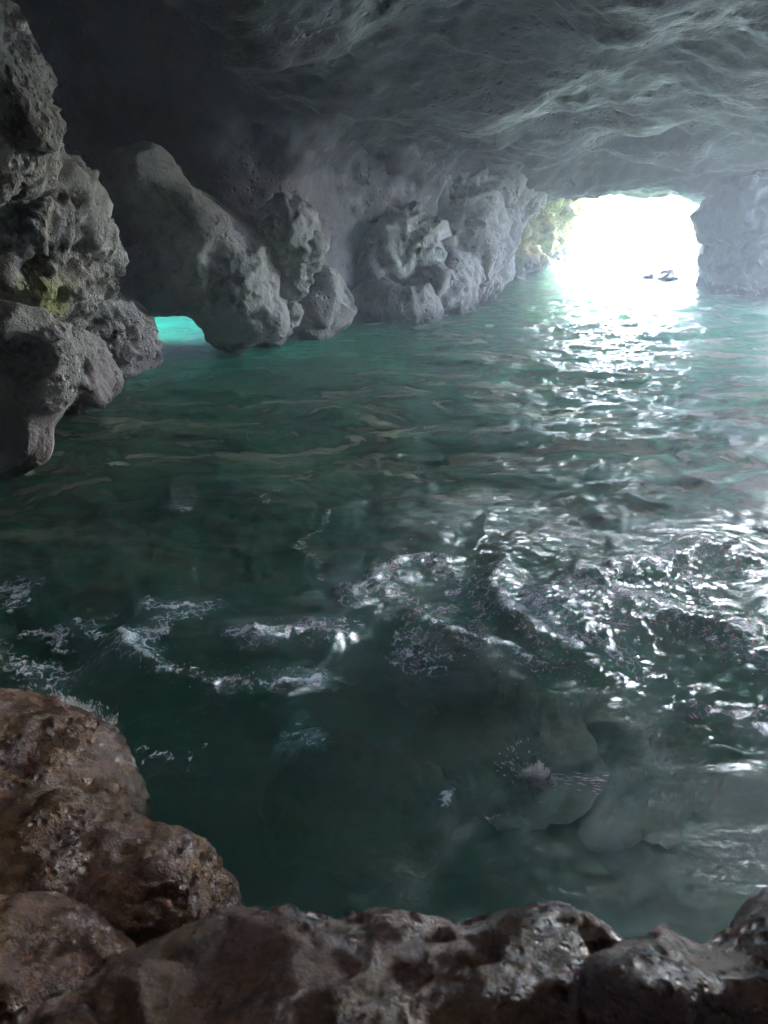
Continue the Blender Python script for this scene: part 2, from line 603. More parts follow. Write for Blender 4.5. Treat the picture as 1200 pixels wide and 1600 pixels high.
# left side
tag(rock('limestone_outcrop', [blob('+', -25, 150, 5.6, 78, 125, 0.5, 8), blob('+', -10, 235, 5.7, 55, 60, 0.4), blob('-', -2, 128, 5.15, 18, 26, 0.22, 20)],
         0.022, M_left, (0.10, 1.6), crag_disp(50, 0.75), 1),
    'pale pocked knob of limestone bulging from the left wall, uppermost', 'rock')
tag(rock('rock_fin', [blob('+', 30, 215, 7.4, 38, 60, 0.4, 5), blob('+', 10, 240, 7.5, 45, 40, 0.4)], 0.03, M_left, (0.1, 1.5), crag_disp(60, 0.8), 2),
    'greenish grey rock fin tucked behind the pale knob on the left wall', 'rock')
tag(rock('rock_crag', [blob('+', 20, 370, 8.4, 120, 125, 0.9, 40), blob('+', 110, 395, 8.9, 58, 62, 0.55, 15), blob('+', 20, 480, 8.6, 115, 90, 0.8),
                       blob('+', 60, 560, 9.4, 110, 75, 0.8, 30), blob('+', 155, 535, 11.4, 74, 60, 0.8, 25), blob('+', 190, 525, 12.2, 34, 42, 0.5),
                       blob('-', 18, 330, 7.5, 22, 40, 0.35, 30), blob('-', 150, 470, 9.3, 30, 38, 0.5, -20), blob('-', 60, 405, 7.8, 20, 30, 0.25, 45)],
         0.032, M_left, (0.16, 1.1), crag_disp(70, 1.25), 3, 0.16),
    'massive pocked limestone crag sloping into the water, yellow lichen patch', 'rock')
tag(rock('rock_arch', [blob('+', 30, 590, 6.9, 92, 95, 0.45, -15), blob('+', 70, 560, 7.0, 52, 68, 0.42, 10), blob('+', -20, 650, 6.8, 110, 90, 0.5, 20),
                       blob('-', 5, 560, 6.42, 80, 38, 0.36, 8), blob('-', 72, 588, 6.42, 22, 24, 0.2), blob('-', -15, 680, 6.35, 58, 76, 0.34, 5), blob('-', 80, 660, 6.3, 40, 60, 0.24, 25)],
         0.028, M_left, (0.08, 1.4), smooth_disp(80, 1.0), 4, 0.08),
    'mauve tinted scooped rock hanging low over the water at the left edge', 'rock')

# the hanging boulders over the low arch
tag(rock('hanging_boulder', [blob('+', 240, 305, 12.4, 48, 60, 0.5, -32, 3.5), blob('+', 300, 370, 12.5, 58, 92, 0.6, -45, 3.5), blob('+', 350, 440, 12.7, 90, 85, 0.8, -30),
                             blob('+', 280, 430, 13.1, 100, 62, 0.8, -12), blob('+', 385, 490, 12.8, 62, 48, 0.75, 0), blob('+', 345, 488, 13.0, 70, 30, 0.6, 5),
                             blob('-', 225, 395, 11.55, 62, 120, 0.5, -38), blob('-', 262, 330, 11.75, 14, 70, 0.28, -38), blob('-', 300, 302, 11.9, 11, 32, 0.25, -40), blob('-', 385, 378, 11.9, 16, 34, 0.3, -55)],
         0.034, M_grey, (0.14, 1.0), smooth_disp(90, 1.2), 5, 0.10),
    'long dark hanging boulder with a sharp sunlit ridge above the green opening', 'rock')
tag(rock('rock_pillar', [blob('+', 448, 362, 12.9, 44, 52, 0.45, -8), blob('+', 458, 428, 13.0, 28, 34, 0.35, 20), blob('+', 436, 490, 13.2, 34, 46, 0.42, 18),
                         blob('+', 425, 522, 13.3, 26, 22, 0.4)],
         0.028, M_grey, (0.10, 1.6), crag_disp(100, 0.9), 6, 0.06),
    'knobbly grey rock pillar with a pinched waist, brightly lit, beside the hanging boulder', 'rock')
tag(rock('dark_boulder', [blob('+', 505, 470, 14.2, 52, 52, 0.6, 10), blob('+', 480, 510, 14.1, 50, 22, 0.5, 12), blob('-', 548, 440, 14.1, 26, 38, 0.5, -14)],
         0.04, M_grey, (0.08, 1.3), smooth_disp(110, 0.8), 7, 0.08),
    'smooth dark boulder with a thin bright rim, right of the pinched pillar', 'rock')
tag(rock('rock_buttress', [blob('+', 650, 375, 18.6, 112, 100, 0.9, 22, 3.0), blob('+', 745, 335, 19.6, 60, 110, 0.8, 32), blob('+', 640, 430, 17.2, 95, 75, 1.0, 25), blob('+', 690, 395, 18.4, 82, 95, 1.2, -10), blob('+', 600, 350, 18.6, 95, 130, 1.2, 0),
                           blob('+', 742, 288, 20.0, 84, 62, 1.1, 28), blob('+', 690, 290, 19.6, 140, 60, 1.4, 0), blob('+', 560, 480, 16.6, 30, 22, 0.5), blob('+', 620, 482, 16.0, 40, 20, 0.5),
                           blob('+', 660, 235, 19.5, 190, 62, 1.4, 0), ('-', (4.6, 23.2, 0.7), (2.1, 3.4, 2.2)), blob('-', 690, 400, 16.9, 12, 50, 0.6, 8), blob('-', 650, 500, 16.2, 60, 16, 0.8)],
         0.048, M_grey, (0.3, 0.9), butt_disp, 8, 0.25),
    'broad rough buttress falling to the water left of the cave mouth', 'rock')
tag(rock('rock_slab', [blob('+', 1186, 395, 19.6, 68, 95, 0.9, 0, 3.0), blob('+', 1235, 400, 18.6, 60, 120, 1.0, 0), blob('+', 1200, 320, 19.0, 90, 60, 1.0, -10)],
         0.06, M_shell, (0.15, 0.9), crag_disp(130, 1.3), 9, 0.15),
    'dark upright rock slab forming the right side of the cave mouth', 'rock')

# through the mouth
tag(rock('algae_wall', [('+', (4.35, 25.7, 1.0), (1.0, 3.7, 2.6), (0, 0, -32), 3.0), ('+', (3.6, 22.8, -0.1), (0.7, 1.2, 0.8), (0, 0, -25))],
         0.06, M_algae, (0.2, 0.9), crag_disp(140, 2.0), 10, 0.3, clipz=-2.5),
    'yellow green algae covered rock wall just outside the mouth', 'rock')
tag(rock('sea_cliff', [('+', (8, 33, 0.2), (3.2, 2.4, 2.9)), ('+', (12.0, 33.5, 0), (3.5, 2.6, 2.9)), ('+', (4.0, 32.5, 1.0), (3, 2.5, 3.4)), ('+', (17, 33, 0), (4, 3, 2.8))],
         0.11, M_cliff, (0.5, 0.5), crag_disp(150, 3.0), 11, 0.4, clipz=-3),
    'sun bleached cream cliff across the water, red algae band at its foot', 'cliff')
pr = onz(1028, 437)
tag(rock('sea_rock', [('+', pr + (0, 0, -0.1), (0.45, 0.5, 0.2)), ('+', pr + (0.3, 0, -0.02), (0.18, 0.3, 0.2))], 0.03, M_brown, (0.1, 2.5), crag_disp(160, 0.7), 12, 0.05),
    'small dark rock awash in the glaring water of the cave mouth', 'rock')

# ------------------------------------------------------------------ sea bed
def axis(stops):
    """stops: (position, spacing); builds an axis whose spacing changes smoothly between the stops"""
    out = [stops[0][0]]
    x = stops[0][0]
    while x < stops[-1][0]:
        s = np.interp(x, [a for a, b in stops], [b for a, b in stops])
        x += s
        out.append(x)
    return np.array(out)


def sheet(xs, ys):
    X, Y = np.meshgrid(xs, ys, indexing='ij')
    nx, ny = X.shape
    i = np.arange(nx * ny).reshape(nx, ny)
    q = np.stack([i[:-1, :-1], i[1:, :-1], i[1:, 1:], i[:-1, 1:]], -1).reshape(-1, 4)
    return X, Y, q


xs = axis([(-60, 4), (-9, 0.3), (-6, 0.07), (10, 0.07), (14, 0.4), (60, 4)])
ys = axis([(-8, 0.5), (0, 0.07), (20, 0.07), (26, 0.25), (90, 4)])
X, Y, q = sheet(xs, ys)
P3 = np.stack([X.ravel(), Y.ravel(), 0 * X.ravel()], -1)
zb = -1.6 + 0.45 * fbm(P3, 0.4, 3, 200) + 0.28 * ridged(P3 + 0.3 * fbm(P3, 1.1, 2, 230)[:, None], 0.75, 3, 210) + 0.06 * fbm(P3, 3.5, 2, 215)
zb = zb - 0.6 * sstep(22, 34, P3[:, 1]) - 1.3 * sstep(0.9, 2.4, P3[:, 0]) * (1 - sstep(4.5, 7.5, P3[:, 1]))
zb = zb + 1.1 * np.exp(-((P3[:, 0] + 3.9) ** 2 + (P3[:, 1] - 16) ** 2) / 8.0)
me = mesh_from('seabed', np.stack([P3[:, 0], P3[:, 1], zb], -1), q, M_bed)
tag(link('seabed', me), kind='structure')

M_sunk = rock_mat('sunken_rock', (0.40, 0.31, 0.19), (0.24, 0.20, 0.13), (0.09, 0.075, 0.05), rough=(0.7, 1), scale=1.6, bump=0.03, pit=0.6)
M_sunk2 = rock_mat('sunken_dark_rock', (0.05, 0.055, 0.05), (0.08, 0.085, 0.07), (0.03, 0.03, 0.03), rough=(0.7, 1), scale=1.6, bump=0.03, pit=0.6)
sunk = [  # px, py, z, rx, ry, rz, tilt, material, label
    (770, 1165, -0.64, 0.60, 0.40, 0.36, 10, M_sunk, 'brown submerged boulder under the splash in dark water'),
    (560, 1250, -0.9, 0.55, 0.4, 0.35, -15, M_sunk, 'dim greenish submerged boulder in the calm near water'),
    (900, 850, -0.85, 0.9, 0.5, 0.4, 5, M_sunk, 'pale submerged rock below the glare streak'),
    (640, 800, -1.0, 0.9, 0.6, 0.4, 12, M_sunk, 'olive submerged rock in mid water beyond the breaking wave'),
    (350, 860, -0.9, 1.1, 0.7, 0.4, -8, M_sunk2, 'dark submerged rock left of the thin foam thread'),
    (560, 860, -1.0, 0.7, 0.6, 0.4, 0, M_sunk2, 'blackish submerged rock right of the thin foam thread'),
    (250, 720, -0.95, 1.1, 0.8, 0.45, 20, M_sunk, 'wide pale olive submerged rock off the left wall'),
    (120, 900, -0.8, 0.8, 0.6, 0.4, 10, M_sunk, 'pale brown submerged rock near the left foam patches'),
    (1010, 1190, -0.95, 0.5, 0.45, 0.35, 10, M_sunk2, 'dark submerged rock in the black water on the right'),
]
for i, (px, py, z, rx, ry, rz, tl, mt, lb) in enumerate(sunk):
    c = onz(px, py, z - 0.1)
    tag(rock('submerged_rock', [('+', c, (rx, ry, rz), (0, 0, tl)), ('+', c + (0.5 * rx, 0.2, -0.1), (rx * 0.6, ry * 0.7, rz * 0.8), (0, 0, -tl))],
             0.05, mt, (0.3, 1.2), crag_disp(300 + i * 7, 1.1), 20 + i, 0.12), lb, 'rock', 'submerged rocks')

# ------------------------------------------------------------------ water
def dist_poly(px_, py_, pts):
    d = np.full(px_.shape, 1e9)
    tt = np.zeros(px_.shape)
    for i in range(len(pts) - 1):
        a, b = np.array(pts[i]), np.array(pts[i + 1])
        e = b - a
        t = np.clip(((px_ - a[0]) * e[0] + (py_ - a[1]) * e[1]) / (e @ e), 0, 1)
        dd = np.hypot(px_ - a[0] - e[0] * t, py_ - a[1] - e[1] * t)
        d = np.minimum(d, dd)
    return d


def wl(*pp):
    return [tuple(onz(px, py)[:2]) for px, py in pp]


# crests (line, height, width) of the small surges round the sunken rocks
CREST = [
    (wl((560, 930), (620, 895), (690, 880)), 0.045, 0.14),
    (wl((775, 885), (760, 930), (790, 975), (850, 1010), (940, 1060)), 0.085, 0.14),
    (wl((650, 970), (700, 1000), (760, 1030), (850, 1065), (940, 1085)), 0.07, 0.09),
    (wl((850, 950), (950, 915), (1050, 885), (1130, 860)), 0.10, 0.20),
    (wl((930, 990), (1030, 960), (1120, 990), (1200, 1030), (1300, 1060)), 0.11, 0.22),
    (wl((1090, 1110), (1200, 1150), (1300, 1180)), 0.06, 0.10),
    (wl((380, 1005), (420, 995), (480, 1005), (530, 1010)), 0.06, 0.08),
    (wl((210, 1010), (260, 1050), (350, 1072), (420, 1065), (500, 1062)), 0.035, 0.06),
    (wl((690, 830), (750, 812), (800, 850)), 0.03, 0.22),
]
FOAM = [  # line, half width, strength
    (wl((210, 1000), (240, 1035), (290, 1055), (350, 1075), (420, 1068), (495, 1063)), 0.045, 1.0),
    (wl((390, 998), (430, 995), (480, 1003), (530, 1008)), 0.05, 0.8),
    (wl((560, 935), (610, 905), (660, 888), (690, 880)), 0.09, 0.75),
    (wl((775, 885), (765, 930), (800, 975), (850, 1005), (900, 1030)), 0.07, 0.85),
    (wl((660, 965), (710, 1000), (780, 1040), (860, 1065), (940, 1085)), 0.04, 0.6),
    (wl((700, 890), (690, 960), (640, 1020)), 0.10, 0.5),
    (wl((735, 900), (745, 960), (740, 1020)), 0.10, 0.5),
    (wl((850, 945), (960, 905), (1050, 885), (1120, 870)), 0.14, 0.62),
    (wl((870, 955), (960, 940), (1060, 960), (1130, 985), (1200, 1020), (1290, 1060)), 0.22, 0.66),
    (wl((800, 900), (830, 960), (880, 1000), (960, 1030)), 0.14, 0.7),
    (wl((620, 915), (650, 950), (640, 1000), (660, 1030)), 0.14, 0.5),
    (wl((1060, 920), (1110, 900), (1200, 890)), 0.10, 0.6),
    (wl((330, 955), (290, 965), (240, 1000)), 0.05, 0.7),
    (wl((540, 985), (480, 985), (400, 1000)), 0.08, 0.55),
    (wl((960, 985), (1040, 970), (1100, 1010)), 0.10, 0.6),
    (wl((1090, 1112), (1150, 1130), (1200, 1150)), 0.05, 0.8),
    (wl((0, 930), (30, 925), (10, 960)), 0.08, 0.9),
    (wl((215, 960), (250, 958), (290, 955)), 0.03, 1.0),
    (wl((240, 975), (260, 972)), 0.03, 0.9),
    (wl((60, 990), (100, 990), (120, 1015)), 0.035, 0.9),
    (wl((0, 1030), (40, 1050), (110, 1060)), 0.09, 0.55),
    (wl((180, 970), (130, 975), (170, 1005)), 0.02, 0.7),
    (wl((505, 800), (500, 835), (485, 850), (490, 885), (508, 910)), 0.018, 0.6),
    (wl((250, 802), (300, 806)), 0.012, 0.8),
    (wl((410, 795), (440, 770), (468, 760)), 0.02, 0.5),
    (wl((670, 1272), (690, 1280)), 0.02, 0.9),
    (wl((230, 1160), (240, 1170)), 0.012, 0.9),
    (wl((250, 1175), (270, 1188)), 0.014, 0.8),
    (wl((490, 1130), (500, 1145)), 0.010, 0.9),
    (wl((465, 1170), (490, 1160), (520, 1160)), 0.008, 0.8),
    (wl((770, 1300), (800, 1295), (830, 1285)), 0.014, 0.5),
    (wl((310, 1210), (300, 1160), (345, 1095)), 0.03, 0.22),
    (wl((0, 1000), (30, 1035)), 0.05, 0.5),
]

xs = axis([(-60, 4), (-8, 0.3), (-5, 0.05), (-2.5, 0.028), (4, 0.028), (9.5, 0.05), (13, 0.4), (60, 4)])
ys = axis([(-8, 0.5), (0.9, 0.04), (1.2, 0.02), (5, 0.022), (8, 0.04), (20, 0.06), (26, 0.2), (90, 4)])
X, Y, q = sheet(xs, ys)
x, y = X.ravel(), Y.ravel()
P3 = np.stack([x, y, 0 * x], -1).astype(np.float32)


def waves(P3, x, y):
    far = 1 - sstep(24, 40, y)
    # the ripples run roughly across the line to the mouth
    A = P3 * np.array([0.55, 1, 1], dtype=np.float32)
    Wp = A + 0.25 * np.stack([pnoise(P3, 0.8, 401), pnoise(P3, 0.8, 402), 0 * x], -1)
    z = 0.05 * pnoise(Wp, 0.55, 410) + 0.035 * pnoise(Wp, 1.3, 411) * 1.0
    calm = 0.55 + 0.45 * sstep(2.5, 6, y)
    chop = (0.030 * (1 - 2 * np.abs(pnoise(Wp, 2.3, 412))) + 0.014 * (1 - 2 * np.abs(pnoise(Wp, 4.9, 413)))) * calm
    z = z + chop
    z = z + 0.010 * (1 - 2 * np.abs(pnoise(Wp, 6.2, 416))) * sstep(4.5, 6, y) * (1 - sstep(11, 15, y))
    near = 1 - sstep(9, 13, y)
    z = z + 0.009 * pnoise(Wp, 8.5, 414) * (1 - sstep(14, 20, y))
    nz1 = pnoise(P3, 3.5, 420)
    nz2 = pnoise(P3, 9, 421)
    jx = x + 0.15 * pnoise(P3, 1.5, 423) + 0.09 * pnoise(P3, 4.5, 424) + 0.03 * nz2
    jy = y + 0.15 * pnoise(P3, 1.5, 425) + 0.09 * pnoise(P3, 4.5, 426)
    agit = np.zeros_like(x)
    for pts, hh, ww in CREST:
        d = dist_poly(jx, jy, pts)
        g = np.exp(-(d / ww) ** 2)
        z = z + hh * g
        agit = np.maximum(agit, np.exp(-(d / (ww * 2.2)) ** 2))
    z = z + agit * (0.014 * ridged(P3, 6, 2, 430) * near + 0.008 * nz2 + 0.010 * ridged(P3 * np.array([0.6, 1.2, 1]), 14, 1, 435) * near)
    return z * far + 0.0, agit


zw, agit = waves(P3, x, y)
foam = np.zeros_like(x)
jx = x + 0.15 * pnoise(P3, 1.5, 423) + 0.09 * pnoise(P3, 4.5, 424) + 0.05 * pnoise(P3, 10, 441) + 0.025 * pnoise(P3, 21, 442)
jy = y + 0.15 * pnoise(P3, 1.5, 425) + 0.09 * pnoise(P3, 4.5, 426) + 0.05 * pnoise(P3, 10, 446) + 0.025 * pnoise(P3, 21, 447)
air = np.zeros_like(x)
for pts, ww, st in FOAM:
    d = dist_poly(jx, jy, pts)
    foam = np.maximum(foam, st * (0.62 * np.exp(-(d / (ww * 0.5)) ** 2) + 0.42 * np.exp(-(d / (ww * 2.0)) ** 2)))
    air = np.maximum(air, st * np.exp(-(d / (ww * 3.5 + 0.05)) ** 2))
foam = foam * (0.95 + 0.45 * pnoise(P3, 2.6, 443))
air = air * sstep(-0.5, 0.5, pnoise(P3, 2.2, 449))
zw = zw + 0.012 * foam
nv = len(x)
# closed body: top sheet, skirts and a flat floor well under the bed
nx, ny = X.shape
ring = np.concatenate([np.arange(nx) * ny, (nx - 1) * ny + np.arange(1, ny), (np.arange(nx - 2, -1, -1)) * ny + ny - 1, np.arange(ny - 2, 0, -1)])
top = np.stack([x, y, zw], -1)
low = top[ring].copy(); low[:, 2] = -4.0
V = np.concatenate([top, low, [[0, 40, -4.0]]])
r0 = nv + np.arange(len(ring)); r1 = np.roll(r0, -1)
sk = np.stack([ring, r0, r1, np.roll(ring, -1)], 1)
tr = np.stack([r1, r0, np.full(len(r0), nv + len(ring))], 1)


def water_mat():
    t = NT('sea_water')
    rip = t.noise(9, 5, 0.6, 0.6)
    mp = t.n('ShaderNodeMapping'); t.l(t.geo, mp.inputs[0]); mp.inputs['Scale'].default_value = (0.5, 1.2, 1)
    rip2 = t.noise(26, 4, 0.55, 0.5, mp.outputs[0])
    dv_ = t.n('ShaderNodeVectorMath', operation='DISTANCE'); t.l(t.geo, dv_.inputs[0]); dv_.inputs[1].default_value = (0.3, 0.5, 0)
    dist_ = dv_.outputs['Value']      # the water is calmer and clearer over the shallows by the ledge
    nb = t.bump(t.math('MULTIPLY', t.math('ADD', t.math('MULTIPLY', rip, 0.7), t.math('MULTIPLY', rip2, 0.35)), t.ramp(dist_, 2.2, 5.5, 0.25, 1.0)), 1.0, 0.03)
    ch = t.n('ShaderNodeAttribute', attribute_name='chop')
    mp3 = t.n('ShaderNodeMapping'); t.l(t.geo, mp3.inputs[0]); mp3.inputs['Scale'].default_value = (0.5, 1.25, 1); mp3.inputs['Rotation'].default_value = (0, 0, -0.2)
    nb = t.bump(t.math('MULTIPLY', t.noise(55, 6, 0.72, 0.8, mp3.outputs[0]), t.math('ADD', ch.outputs['Fac'], 0.12)), 1.0, 0.045, nb)
    fr = t.n('ShaderNodeFresnel'); fr.inputs['IOR'].default_value = 1.33
    t.l(nb, fr.inputs['Normal'])
    gl = t.n('ShaderNodeBsdfGlossy'); gl.inputs['Roughness'].default_value = 0.022
    gl.inputs['Color'].default_value = (1, 1, 1, 1)
    t.l(nb, gl.inputs['Normal'])
    tr_ = t.n('ShaderNodeBsdfTransparent'); tr_.inputs['Color'].default_value = (0.93, 0.98, 0.96, 1)
    aa = t.n('ShaderNodeAttribute', attribute_name='air')
    milk = t.n('ShaderNodeBsdfDiffuse'); mpw = t.n('ShaderNodeMapping'); t.l(t.geo, mpw.inputs[0]); mpw.inputs['Scale'].default_value = (0.6, 1.1, 1); mpw.inputs['Rotation'].default_value = (0, 0, 0.25)
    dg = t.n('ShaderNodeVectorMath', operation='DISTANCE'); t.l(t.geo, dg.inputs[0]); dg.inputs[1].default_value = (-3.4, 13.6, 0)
    arch_glow = t.ramp(dg.outputs['Value'], 1.5, 5.5, 1, 0)      # green daylight glow round the low arch, put into the water colour
    silt = t.noise(1.5, 6, 0.62, 1.4, mpw.outputs[0])
    wc = t.mix(t.math('MULTIPLY', t.ramp(silt, 0.40, 0.62), t.math('SUBTRACT', 1.0, arch_glow)), (0.025, 0.42, 0.23), (0.29, 0.35, 0.22))
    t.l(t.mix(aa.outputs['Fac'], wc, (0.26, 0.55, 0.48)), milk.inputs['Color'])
    rf = t.n('ShaderNodeBsdfRefraction'); rf.inputs['IOR'].default_value = 1.33; rf.inputs['Roughness'].default_value = 0.08
    t.l(nb, rf.inputs['Normal'])
    thr = t.n('ShaderNodeMixShader'); thr.inputs[0].default_value = 0.25
    t.l(tr_.outputs[0], thr.inputs[1]); t.l(rf.outputs[0], thr.inputs[2])
    body = t.n('ShaderNodeMixShader'); t.l(t.math('MAXIMUM', t.math('MULTIPLY', arch_glow, 0.8), t.math('ADD', t.math('MULTIPLY', t.ramp(silt, 0.38, 0.62, 0.12, 0.72), t.math('MULTIPLY', t.ramp(dist_, 2.8, 7.5, 0.07, 1.0), t.ramp(dist_, 19, 25, 1.0, 0.2))), t.math('MULTIPLY', aa.outputs['Fac'], 0.22))), body.inputs[0])
    t.l(thr.outputs[0], body.inputs[1]); t.l(milk.outputs[0], body.inputs[2])
    surf = t.n('ShaderNodeMixShader')
    t.l(fr.outputs[0], surf.inputs[0]); t.l(body.outputs[0], surf.inputs[1]); t.l(gl.outputs[0], surf.inputs[2])
    at_ = t.n('ShaderNodeAttribute', attribute_name='foam')
    fo = t.n('ShaderNodeBsdfPrincipled'); fo.inputs['Base Color'].default_value = (0.90, 0.94, 0.86, 1)
    fo.inputs['Roughness'].default_value = 0.25
    env = at_.outputs['Fac']
    n1, n2 = t.noise(22, 5, 0.7, 0.6), t.noise(75, 4, 0.7)
    t.l(t.bump(n2, 1.0, 0.018), fo.inputs['Normal'])
    wv = t.n('ShaderNodeVectorMath', operation='ADD')
    nw = t.n('ShaderNodeTexNoise'); nw.inputs['Scale'].default_value = 9; t.l(t.geo, nw.inputs['Vector'])
    sc = t.n('ShaderNodeVectorMath', operation='SCALE'); t.l(nw.outputs['Color'], sc.inputs[0]); sc.inputs['Scale'].default_value = 0.12
    t.l(t.geo, wv.inputs[0]); t.l(sc.outputs[0], wv.inputs[1])
    lace = t.ramp(t.vor(17, 'DISTANCE_TO_EDGE', wv.outputs[0]), 0.0, 0.13, 1, 0)
    core = t.ramp(t.math('ADD', env, t.math('ADD', t.math('MULTIPLY', t.math('SUBTRACT', n1, 0.5), 1.5), t.math('MULTIPLY', t.math('SUBTRACT', n2, 0.5), 1.7))), 0.48, 0.85)
    lc = t.math('MULTIPLY', t.math('MULTIPLY', lace, t.ramp(env, 0.05, 0.28)), t.ramp(n1, 0.38, 0.6, 0, 0.9))
    ff = t.math('MULTIPLY', t.math('MAXIMUM', t.math('MULTIPLY', core, t.ramp(env, 0.03, 0.2)), lc), 0.95)
    fin = t.n('ShaderNodeMixShader')
    t.l(ff, fin.inputs[0]); t.l(surf.outputs[0], fin.inputs[1]); t.l(fo.outputs[0], fin.inputs[2])
    t.l(fin.outputs[0], t.out.inputs[0])
    vs = t.n('ShaderNodeVolumeScatter'); vs.inputs['Color'].default_value = (0.15, 1.0, 0.55, 1); vs.inputs['Density'].default_value = 0.18
    vadd = t.n('ShaderNodeAddShader')
    va = t.n('ShaderNodeVolumeAbsorption')
    va.inputs['Color'].default_value = (0.08, 0.92, 0.52, 1)
    va.inputs['Density'].default_value = 0.45
    t.l(va.outputs[0], vadd.inputs[0]); t.l(vs.outputs[0], vadd.inputs[1]); t.l(vadd.outputs[0], t.out.inputs['Volume'])
    return t.m


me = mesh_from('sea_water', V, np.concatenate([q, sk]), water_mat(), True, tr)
fa = me.attributes.new('foam', 'FLOAT', 'POINT')
fa.data.foreach_set('value', np.concatenate([foam, np.zeros(len(ring) + 1)]).astype(np.float32))
fa = me.attributes.new('air', 'FLOAT', 'POINT')
fa.data.foreach_set('value', np.concatenate([air, np.zeros(len(ring) + 1)]).astype(np.float32))
fa = me.attributes.new('chop', 'FLOAT', 'POINT')
fa.data.foreach_set('value', np.concatenate([agit, np.zeros(len(ring) + 1)]).astype(np.float32))
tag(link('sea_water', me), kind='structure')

# ------------------------------------------------------------------ foreground rocks
def near_disp(seed, a=1.0):
    def f(V, N):
        return a * (0.03 * facet(V + 0.06 * fbm(V, 4, 2, seed + 1)[:, None], 3.2, 9, 0.8, 0.2) + 0.03 * fbm(V, 3, 3, seed) + 0.02 * ridged(V, 7, 3, seed + 5) - 0.045 * pits(V, 7, seed + 9) - 0.014 * pits(V, 17, seed + 3) + 0.004 * fbm(V, 40, 2, seed + 7))
    return f


def ledge_disp(V, N):
    return (0.035 * fbm(V, 2.2, 2, 540) + 0.03 * facet(V + 0.05 * fbm(V, 4, 2, 541)[:, None], 4.2, 7, 0.8, 0.25) - 0.055 * pits(V, 5.5, 549)
            - 0.02 * pits(V, 13, 552) + 0.004 * fbm(V, 26, 2, 556))


tag(rock('shore_boulder', [('+', (-2.05, 2.6, 0.05), (0.92, 0.62, 0.52), (0, 0, -8), 2.6), ('+', (-1.18, 2.0, 0.17), (0.60, 0.25, 0.47), (0, 0, -6), 5.0), ('+', (-2.0, 2.0, 0.12), (0.9, 0.5, 0.5), (0, 0, 0), 2.6), ('-', (-1.45, 2.55, 0.66), (0.13, 0.10, 0.2), (0, 0, 0), 2)],
         0.016, M_brown, (0.08, 2.2), near_disp(500, 0.8), 40, 0.12, clipz=-0.6),
    'brown wet barnacled boulder with white spray breaking behind its top edge', 'rock')
tag(rock('low_shore_rock', [('+', (-1.35, 1.42, 0.35), (0.7, 0.32, 0.45), (0, 0, 10), 2.4)], 0.014, M_brown, (0.07, 2.4), near_disp(520, 0.8), 41, 0.08, clipz=-0.4),
    'low brown speckled rock between the wet boulder and the front ledge', 'rock')
tag(rock('front_ledge', [('+', (-0.05, 0.74, 1.02), (0.75, 0.52, 0.36), (0, 0, 0), 3.2), ('+', (-0.9, 0.45, 0.92), (0.72, 0.52, 0.36), (0, 0, 22), 3.0), ('+', (-0.18, 1.05, 1.2), (0.16, 0.14, 0.14), (0, 0, 0), 2), ('-', (0.1, 0.7, 1.38), (0.1, 0.07, 0.08), (0, 0, 30), 2), ('-', (-0.2, 0.75, 1.4), (0.12, 0.05, 0.08), (0, 0, -30), 2)],
         0.010, M_ledge, (0.07, 3.0), ledge_disp, 42, 0.08),
    'wet mauve brown ledge with deep pits running along the bottom edge', 'rock')
tag(rock('ledge_block', [('+', (0.70, 0.76, 1.06), (0.40, 0.42, 0.36), (0, 0, 6), 3.6), ('+', (0.98, 1.0, 1.18), (0.3, 0.25, 0.34), (0, 0, 0), 2.6), ('-', (0.62, 0.55, 1.45), (0.33, 0.34, 0.22), (0, 0, 10), 3)],
         0.011, M_ledge, (0.05, 3.0), ledge_disp, 43, 0.06),
    'dark ledge block with shining wet top in the bottom right corner', 'rock')
tag(rock('ledge_base', [('+', (0.2, -0.6, -0.6), (3.4, 1.5, 1.7), (0, 0, 0), 4)], 0.1, M_ledge, (0.15, 1), None, 44, clipz=-2.6),
    kind='structure')

# ------------------------------------------------------------------ spray
def spray_mat():
    t = NT('white_spray')
    b = t.n('ShaderNodeBsdfPrincipled')
    b.inputs['Base Color'].default_value = (0.90, 0.93, 0.86, 1)
    b.inputs['Roughness'].default_value = 0.2
    tl = t.n('ShaderNodeBsdfTranslucent'); tl.inputs['Color'].default_value = (0.95, 0.95, 0.95, 1)
    mx = t.n('ShaderNodeMixShader'); mx.inputs[0].default_value = 0.5
    t.l(b.outputs[0], mx.inputs[1]); t.l(tl.outputs[0], mx.inputs[2]); t.l(mx.outputs[0], t.out.inputs[0])
    return t.m


M_spray = spray_mat()
OCT = np.array([[1, 0, 0], [-1, 0, 0], [0, 1, 0], [0, -1, 0], [0, 0, 1], [0, 0, -1]], dtype=float)
OT = np.array([[0, 2, 4], [2, 1, 4], [1, 3, 4], [3, 0, 4], [2, 0, 5], [1, 2, 5], [3, 1, 5], [0, 3, 5]])
rs = np.random.RandomState(3)


def drops(items):
    """items: (centre, radius, axis vector stretched along); returns verts, tris"""
    V, T = [], []
    for c, r, ax in items:
        L = np.linalg.norm(ax)
        if L < 1e-6: ax, L = np.array([0, 0, 1.0]) * r, r
        z = ax / L
        u = np.cross(z, [0.3, 0.9, 0.1]); u /= np.linalg.norm(u)
        v = np.cross(z, u)
        P = OCT[:, :1] * u * r + OCT[:, 1:2] * v * r + OCT[:, 2:] * z * L
        P = P * (1 + 0.25 * (rs.rand(6, 1) - 0.5))
        T.append(OT + 6 * len(V)); V.append(P + c)
    return np.concatenate(V), np.concatenate(T)


